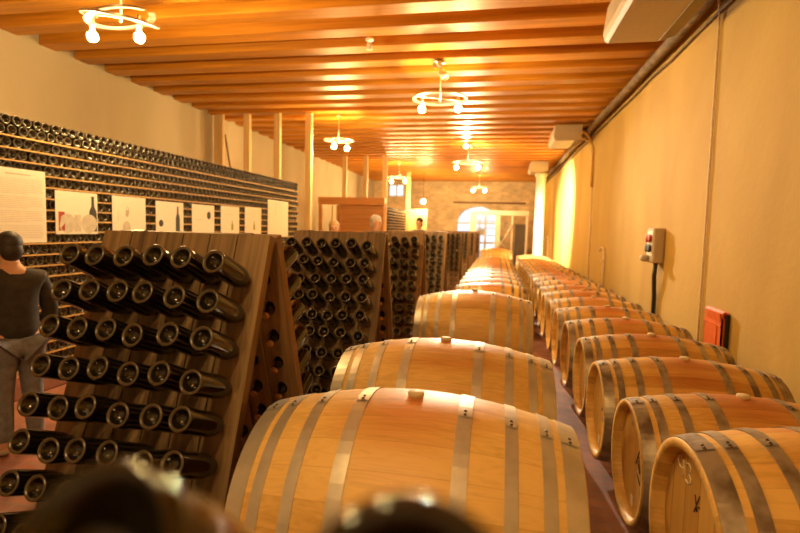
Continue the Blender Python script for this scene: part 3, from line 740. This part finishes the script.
# ------------------------------------------------------------------ ceiling units
def unit(y, ln, lab, w=.69, h=.35, x=1.33):
    t = thing('ceiling_unit', lab, 'air conditioner', (x, y, 0), 0, 'boxy units under the ceiling')
    x0, x1, z0, z1 = -w/2, w/2, 3.79-h, 3.79
    prof = [(x0+.05, z0), (x0+.015, z0+.03), (x0, z0+.09), (x0+.03, z1), (x1-.02, z1), (x1-.02, z0+.05), (x1-.17, z0)]
    b = MB(); b.prism(prof, 0, ln); b.build('casing', M['unit'], t)
    b = MB(); b.prism([(x1-.175, z0-.004), (x1-.02, z0+.046), (x1-.012, z0+.036), (x1-.165, z0-.012)], .04, ln-.04); b.build('louvre', M['unit_dark'], t)
    b = MB(); b.box((-.0, -.004, 3.79-h/2), (w*.7, .008, h*.65), ch=.003); b.build('end_panel', M['unit'], t)
    for yy in (.15, ln-.15):
        b = MB(); b.box((.0, yy, 3.796), (w*.7, .04, .008)); b.build('bracket', M['steel'], t)
unit(4.15, 1.42, 'boxy cream unit under the ceiling nearest the camera, cut by the picture top')
unit(11.3, 1.1, 'boxy white unit under the ceiling halfway along the right wall', .60, .33, 1.41)
unit(17.0, 1.0, 'small boxy white unit under the ceiling farthest back, on the round column', .60, .33, 1.27)
# pipe and cables along the ceiling corner
b = MB(); b.tube([(1.86+.012*math.sin(q*1.7), YB+.4+q*1.2, 3.70+.01*math.cos(q*2.3)) for q in range(22)], .062, 12); tag(b.build('insulated_pipe', M['pipe']), 'sooty brown pipe running along the top corner of the right wall', 'pipe')
b = MB(); b.tube([(1.945, YB+.4+q*.8, 3.60-.03*abs(math.sin(q*1.3))) for q in range(33)], .016, 8); tag(b.build('electric_cable', M['pipe']), 'sagging brown cable along the right wall just below the sooty pipe', 'cable')
b = MB(); b.tube([(1.75, 5.05, 3.75), (1.84, 5.12, 3.76), (1.93, 5.25, 3.66), (1.955, 5.28, 3.45), (1.955, 5.27, 2.4), (1.955, 5.26, 1.4), (1.955, 5.25, .0)], .010, 8); tag(b.build('conduit', M['conduit']), 'thin grey conduit running down the right wall beside the orange box', 'conduit')
b = MB(); b.tube([(1.62, 11.26, 3.56), (1.70, 11.25, 3.63), (1.76, 11.35, 3.62), (1.85, 11.45, 3.56), (1.925, 11.47, 3.42), (1.94, 11.42, 3.2), (1.94, 11.4, 2.5)], .024, 8); b.tube([(1.62, 11.22, 3.5), (1.74, 11.24, 3.47), (1.86, 11.28, 3.42), (1.93, 11.32, 3.3), (1.94, 11.3, 2.48)], .02, 8); tag(b.build('hanging_hose', M['hose']), 'looped ochre hoses hanging from the middle ceiling unit on the right wall', 'hose')
b = MB(); b.tube([(1.955, 11.36, 2.55), (1.955, 11.3, 1.5), (1.955, 11.27, .05)], .012, 8); tag(b.build('conduit', M['conduit']), 'thin conduit running down the right wall below the ochre hoses', 'conduit')
b = MB(); b.tube([(1.94, 9.72, .0), (1.94, 9.72, 1.18), (1.94, 9.76, 1.235), (1.93, 9.86, 1.25), (1.92, 9.95, 1.22), (1.92, 9.97, 1.16)], .016, 8); b.tube([(1.94, 9.72, 1.0), (1.90, 9.72, 1.0)], .022, 8); tag(b.build('water_tap', M['conduit']), 'hooked metal water tap pipe on the right wall', 'tap')
b = MB(); b.tube([(1.94, 20.0, .0), (1.94, 20.0, 1.3), (1.93, 20.1, 1.36), (1.92, 20.25, 1.3)], .016, 8); tag(b.build('water_tap', M['conduit']), 'small hooked tap pipe far back on the right wall near the column', 'tap')
# socket box
t = thing('socket_box', 'grey electric box with red and black sockets on the right wall', 'socket box', (1.97, 6.45, 0))
b = MB(); b.box((-.065, .13, 1.375), (.13, .26, .42), ch=.012); b.build('body', M['grey'], t)
b = MB(); b.box((-.132, .13, 1.40), (.008, .21, .30), ch=.002); b.build('face_plate', M['pale'], t)
for yy, zz, mt in ((.08, 1.46, 'red'), (.18, 1.46, 'red'), (.08, 1.34, 'black'), (.18, 1.34, 'black')):
    b = MB(); b.lathe([(0, 0), (.045, 0), (.052, -.025), (.040, -.03), (0, -.028)], 16, Matrix.Translation((-.136, yy, zz)) @ Matrix.Rotation(PI/2, 4, 'Y')); o = b.build('socket', M[mt], t); o['label'] = 'red socket' if mt == 'red' else 'black socket'
b = MB(); b.lathe([(0, 0), (.04, 0), (.045, -.06), (.03, -.09), (0, -.09)], 16, Matrix.Translation((-.13, .17, 1.215)) @ Matrix.Rotation(PI/2, 4, 'Y')); b.build('plug', M['grey'], t)
b = MB(); b.tube([(1.90, 6.52, 1.16), (1.90, 6.55, 1.0), (1.93, 6.6, .75), (1.94, 6.62, .3), (1.94, 6.62, .0)], .026, 10); tag(b.build('power_cable', M['black']), 'thick black power cable hanging below the grey socket box', 'cable')
# orange holder
t = thing('plastic_holder', 'orange plastic holder with a notched top on the right wall above the barrels', 'holder', (1.97, 4.66, 0))
b = MB(); wy, d, zz0, zz1 = .36, .06, .45, .865
b.prism([(-d, zz0), (-d, zz1-.02), (-d+.02, zz1), (-d+.03, zz1-.005), (-d+.012, zz1-.03), (-d+.012, zz0+.012), (-.012, zz0+.012), (-.012, zz1-.01), (0, zz1-.01), (0, zz0)], 0, wy)
b.box((-d/2, .006, (zz0+zz1)/2-.03), (d, .012, zz1-zz0-.06)); b.box((-d/2, wy-.006, (zz0+zz1)/2-.06), (d, .012, zz1-zz0-.12))
b.build('body', M['orange'], t)
b = MB(); b.prism([(-d-.004, zz1-.09), (-d-.012, zz1-.02), (-d-.004, zz1-.015)], .02, wy-.08); b.box((-d-.003, wy*.5, zz1-.13), (.006, wy-.02, .012)); b.box((-d-.003, .09, zz0+.15), (.006, .012, .28)); b.build('front_flap', M['orange'], t)
b = MB(); b.box((-.02, -.009, .66), (.03, .018, .36), ch=.003); b.build('shade_strip', M['black'], t)  # black strip standing in for the shade on the holder's near side

# ------------------------------------------------------------------ ceiling lamps
def lamp(x, y, zr, D, lab, rz=0, spot=None, twist=0, bulbs=((-.7, .0), (.75, .1)), bm=None, drop=0):
    t = thing('pendant_lamp', lab, 'lamp', (x, y, zr), rz, 'ring shaped ceiling lamps')
    b = MB(); b.tube([(0, 0, -.03), (0, 0, ZB-zr-.0)], .011, 8); b.lathe([(0, ZB-zr-.03), (.05, ZB-zr-.03), (.05, ZB-zr-.001), (0, ZB-zr-.001)], 16); b.build('rod', M['chrome'], t)
    b = MB(); R = D/2; n_ = 40
    # flat metal band ring
    def band(fz, r0, r1, th, a0=0, a1=2*PI, closed=True):
        vs = []; fs = []
        for i in range(n_ + (0 if closed else 1)):
            a = a0+(a1-a0)*i/n_; z = fz(a)
            for rr, dz in ((r0, 0), (r1, 0), (r1, th), (r0, th)): vs.append((rr*math.cos(a), rr*math.sin(a), z+dz))
        m_ = n_ if closed else n_
        L_ = len(vs)//4
        for i in range(m_):
            j = (i+1) % L_
            for q in range(4):
                w = (q+1) % 4; fs.append((i*4+q, j*4+q, j*4+w, i*4+w))
        if not closed: fs += [(0, 1, 2, 3), (L_*4-4, L_*4-3, L_*4-2, L_*4-1)]
        b.add(vs, fs, 0, None, False)
    if twist:
        band(lambda a: .05*math.cos(a), R-.055, R, .02, .35, 2*PI-.1, False)
        band(lambda a: -.02-.05*math.cos(a*1.0), R-.02, R+.03, .02, PI*.95, PI*2.15, False)
    else:
        band(lambda a: 0, R-.045, R, .022)
    ro = b.build('ring', M['chrome'], t)
    if twist: ro.rotation_euler = (.13, 0, 0)
    b = MB()
    for a in (PI*.15, PI*1.15): b.tube([(0, 0, .012), ((R-.02)*math.cos(a), (R-.02)*math.sin(a), .012)], .008, 6)
    b.build('spoke', M['chrome'], t)
    for bx, by in bulbs:
        px, py = bx*R, by*R
        b = MB(); b.lathe([(0, .01), (.020, .01), (.022, -.10-drop), (0, -.10-drop)], 12, Matrix.Translation((px, py, 0))); h = b.build('bulb_holder', M['chrome'], t)
        b = MB(); pf, mm = sph(.045, 14, 9, (px, py, -.142-drop)); b.lathe(pf, 14, mm); b.build('bulb', bm or BULB, h)
    for (sx, sy, sz), tgt, on in (spot or []):
        d = (Vector(tgt)-Vector((x+sx, y+sy, zr+sz))).normalized()
        b = MB(); mt = Matrix.Translation((sx, sy, sz)) @ face_axis(d); b.lathe([(0, -.10), (.035, -.10), (.045, -.08), (.05, .05), (.046, .05), (.04, .02), (0, .02)], 18, mt); sh = b.build('spot_head', M['chrome'], t)
        b = MB(); b.tube([(0, 0, sz), (sx, sy, sz)], .010, 6); b.build('spot_arm', M['chrome'], sh)
        b = MB(); b.lathe([(0, .026), (.038, .026), (.038, .030), (0, .030)], 16, mt); b.build('lens', SPOTFACE if on else M['glass'], sh)
        if on:
            ld = bpy.data.lights.new('spot_light', 'SPOT'); ld.energy = on; ld.spot_size = math.radians(64); ld.spot_blend = 1.0; ld.color = (1, .86, .62); ld.shadow_soft_size = .04
            lo = bpy.data.objects.new('spot_light', ld); COL.objects.link(lo); lo.parent = sh; lo.matrix_local = Matrix.Translation(Vector((sx, sy, sz))+d*.045) @ (-d).to_track_quat('Z', 'Y').to_matrix().to_4x4()
lamp(-3.41, 4.1, 3.32, .58, 'twisted ribbon ring lamp with two bulbs at the upper left, nearest the camera', twist=1, bulbs=((-.72, -.35), (.72, -.1)), drop=.04)
lamp(-.84, 7.0, 3.28, .76, 'ring lamp with two bulbs and two spots on its rod, upper middle', bulbs=((-.62, -.25), (.68, -.2)), spot=[((-.05, -.06, .46), (-1.6, 3.0, 2.0), 0), ((.05, -.05, .31), (.2, 6.0, 2.2), 0)])
lamp(-3.30, 10.1, 3.28, .62, 'ring lamp with a bulb right of the posts at the long bottle wall', bulbs=((-.15, -.5), (.5, .3)))
lamp(-.83, 13.5, 3.28, .80, 'far ring lamp under a glaring spot, in line behind the upper middle lamp', bulbs=((-.72, -.35), (.7, -.35)), spot=[((.06, .05, .44), (1.97, 15.6, 1.9), 3400), ((-.06, -.09, .42), (-.1, 4.5, .7), 900)])
lamp(-3.45, 17.4, 3.28, .80, 'far ring lamp over the small far bottle stack', bulbs=((-.6, -.3), (.6, -.3)))
lamp(-.80, 21.2, 3.28, .70, 'farthest ring lamp before the stone wall', bulbs=((-.7, -.3), (.7, -.3)))
lamp(-.84, -.1, 3.28, .7, 'ring lamp above the camera, out of the picture', bulbs=((-.7, .3), (.7, .3)), bm=BULB_DIM)
t = thing('pendant_globe', 'small glaring globe lamp hanging beside the far bottle stack under the high window', 'lamp', (-2.95, 20.0, 2.60))
b = MB(); b.tube([(0, 0, .10), (0, 0, ZB-2.60)], .008, 6); b.build('cord', M['black'], t)
b = MB(); b.lathe([(.03, .03), (.03, .12), (0, .12)], 12); b.build('bulb_holder', M['chrome'], t)
b = MB(); pf, mm = sph(.075, 16, 10); b.lathe(pf, 16, mm); b.build('globe', BULB, t)
# sensor under a beam high at the second lamp
t = None
b = MB(); b.lathe([(0, 0), (.05, 0), (.05, .02), (0, .02)], 14, Matrix.Translation((0, 0, 0)))
b.lathe([(0, .10), (.03, .10), (.04, .02), (.036, .02), (0, .05)], 14, Matrix.Translation((0, 0, -.13))); b.build('smoke_detector', M['pale']).location = (-1.62, 6.1, ZB-.021)
o = bpy.data.objects['smoke_detector']; tag(o, 'small white round sensor under a beam left of the upper middle lamp', 'sensor')

# ------------------------------------------------------------------ people
def skinned(name, verts, edges, radii, mat, parent=None, sub=1, root=0):
    me = bpy.data.meshes.new(name); me.from_pydata(verts, edges, []); me.materials.append(mat)
    o = link(name, me, parent)
    md = o.modifiers.new('skin', 'SKIN'); md.use_smooth_shade = True
    for i, r in enumerate(radii):
        sv = me.skin_vertices[0].data[i]; sv.radius = r if isinstance(r, tuple) else (r, r); sv.use_root = (i == root)
    sb = o.modifiers.new('sub', 'SUBSURF'); sb.levels = sub; sb.render_levels = sub+1
    return o
def person(name, label, loc, rz, scale, hair, top, trousers, lean=0.0, arms=((.10, .05), (.10, .05)), bald=False, nod=0.0):
    t = thing(name, label, 'person', loc, rz); t.scale = (scale,)*3
    # faces +Y locally
    def L(z, y=0): return y+lean*max(0, z-.95)
    V = []; E = []; Rr = []
    def av(p, r, par=None):
        V.append(p); Rr.append(r)
        if par is not None: E.append((par, len(V)-1))
        return len(V)-1
    pel = av((0, L(.96), .96), (.15, .115)); wa = av((0, L(1.1), 1.10), (.135, .10), pel); ch = av((0, L(1.28), 1.28), (.155, .115), wa); sh = av((0, L(1.42), 1.42), (.12, .085), ch)
    nk = av((0, L(1.50, .01), 1.50), .055, sh); ny = .05*nod
    jaw = av((0, L(1.56, .025)+ny, 1.565), (.062, .075), nk); mid = av((0, L(1.64, .02)+ny*1.6, 1.645-.02*nod), (.076, .092), jaw); crown = av((0, L(1.71, .005)+ny*2, 1.715-.04*nod), (.066, .078), mid)
    nose = av((0, L(1.63, .12)+ny*1.6, 1.625-.02*nod), .012, mid)
    JA = []
    for s, (fwd, outw) in zip((-1, 1), arms):
        s0 = av((s*.17, L(1.40), 1.40), .062, sh); el = av((s*(.22+outw), L(1.13, .02+fwd*.4), 1.12), .045, s0); wr = av((s*(.21+outw*.6), L(.9, .06+fwd), .90+fwd*.9), .032, el)
        hd = av((s*(.205+outw*.6), L(.82, .08+fwd*1.2), .83+fwd*1.2), (.036, .022), wr)
        JA.append((s, s0, el, wr))
        for f in range(4):
            a = av((s*(.205+outw*.6)+.0, L(.78, .055+fwd*1.25+.020*f), .765+fwd*1.3), .0095, hd)
            av((s*(.195+outw*.6), L(.75, .055+fwd*1.3+.020*f), .715+(.008 if f in (1, 2) else .018)*(-1)+fwd*1.35), .0085, a)
        a = av((s*(.19+outw*.6), L(.82, .115+fwd*1.2), .81+fwd*1.2), .011, wr); av((s*(.185+outw*.6), L(.78, .135+fwd*1.25), .775+fwd*1.25), .009, a)
    JL = []
    for s in (-1, 1):
        hp = av((s*.09, 0, .90), .098, pel); kn = av((s*.10, .02, .50), .062, hp); an = av((s*.105, -.02, .10), .042, kn); he = av((s*.105, -.02, .045), .042, an); av((s*.115, .15, .03), .035, he)
        JL.append((s,))
    skinned('body', V, E, Rr, M['skin'], t)
    # clothes a little larger than the body
    V, E, Rr = [], [], []
    pel = av((0, L(.90), .86), (.175, .145)); wa = av((0, L(1.1), 1.10), (.165, .13), pel); ch = av((0, L(1.28), 1.28), (.185, .145), wa); sh = av((0, L(1.41), 1.41), (.145, .11), ch); av((0, L(1.49, .01), 1.485), (.075, .075), sh)
    for s, (fwd, outw) in zip((-1, 1), arms):
        s0 = av((s*.175, L(1.40), 1.395), .085, sh); el = av((s*(.222+outw), L(1.13, .02+fwd*.4), 1.12), .066, s0); av((s*(.212+outw*.6), L(.9, .06+fwd), .905+fwd*.9), .05, el)
    skinned('jacket', V, E, Rr, top, t)
    V, E, Rr = [], [], []
    pel = av((0, L(.97), .97), (.165, .13))
    for s in (-1, 1):
        hp = av((s*.09, 0, .88), .118, pel); kn = av((s*.10, .02, .50), .08, hp); av((s*.105, -.02, .09), .062, kn)
    skinned('trousers', V, E, Rr, trousers, t)
    for s in (-1, 1):
        b = MB(); pf, mm = sph(.05, 14, 8, (s*.112, .055, .042), (1.0, 2.6, .84)); b.lathe(pf, 14, mm); b.build('shoe', M['shoe'], t)
        b = MB(); pf, mm = sph(.011, 8, 6, (s*.03, L(1.645, .105)+ny*1.6, 1.650-.02*nod)); b.lathe(pf, 8, mm); b.build('eye', M['black'], t)
        b = MB(); pf, mm = sph(.03, 10, 7, (s*.082, L(1.63, .01)+ny*1.6, 1.635-.02*nod), (.35, .7, 1.1)); b.lathe(pf, 10, mm); b.build('ear', M['skin'], t)
    if not bald:
        b = MB(); c = (0, L(1.68, -.018)+ny*1.8, 1.69-.03*nod); pf, mm = sph(.098, 20, 12, c, (.93, 1.08, 1.0)); b.lathe([(r_, z_) for r_, z_ in pf if z_ > -.035]+[], 20, mm)
        pf, mm = sph(.088, 16, 10, (0, L(1.62, -.055)+ny*1.6, 1.62), (.9, .7, 1.0)); b.lathe(pf, 16, mm); b.build('hair', hair, t)
    return t
person('person', 'person in dark clothes and pale jeans standing at the left edge before the bottle wall', (-2.97, 2.62, 0), math.radians(65), .80, M['hair_dark'], M['cloth_dark'], M['denim'], lean=.12, nod=.4)
person('person', 'person with fair hair seen over the second riddling rack, left of the grey haired one', (-2.50, 7.5, 0), math.radians(200), .90, M['hair_fair'], M['cloth_red'], M['denim'])
person('person', 'grey haired person with reddish top seen over the second riddling rack', (-2.02, 8.3, 0), math.radians(245), .965, M['hair_grey'], M['cloth_grey'], M['denim'], arms=((.42, .05), (.40, .05)))
person('person', 'person with short dark hair seen over the third riddling rack', (-1.85, 12.0, 0), math.radians(170), 1.0, M['hair_dark'], M['cloth_dark'], M['cloth_grey'])

# ------------------------------------------------------------------ light and render settings
w = bpy.data.worlds.new('daylight'); S.world = w; w.use_nodes = True
bg = w.node_tree.nodes['Background']; bg.inputs['Color'].default_value = (.75, .88, 1, 1); bg.inputs['Strength'].default_value = .5
S.view_settings.view_transform = 'Standard'; S.view_settings.look = 'None'; S.view_settings.gamma = 1; S.view_settings.use_curve_mapping = False
S.view_settings.exposure = 1.5
S.cycles.use_denoising = True
try: S.cycles.denoiser = 'OPENIMAGEDENOISE'
except Exception: pass
S.cycles.max_bounces = 8; S.cycles.diffuse_bounces = 5; S.cycles.glossy_bounces = 4; S.cycles.transparent_max_bounces = 8
S.cycles.sample_clamp_indirect = 8; S.cycles.caustics_reflective = False; S.cycles.caustics_refractive = False
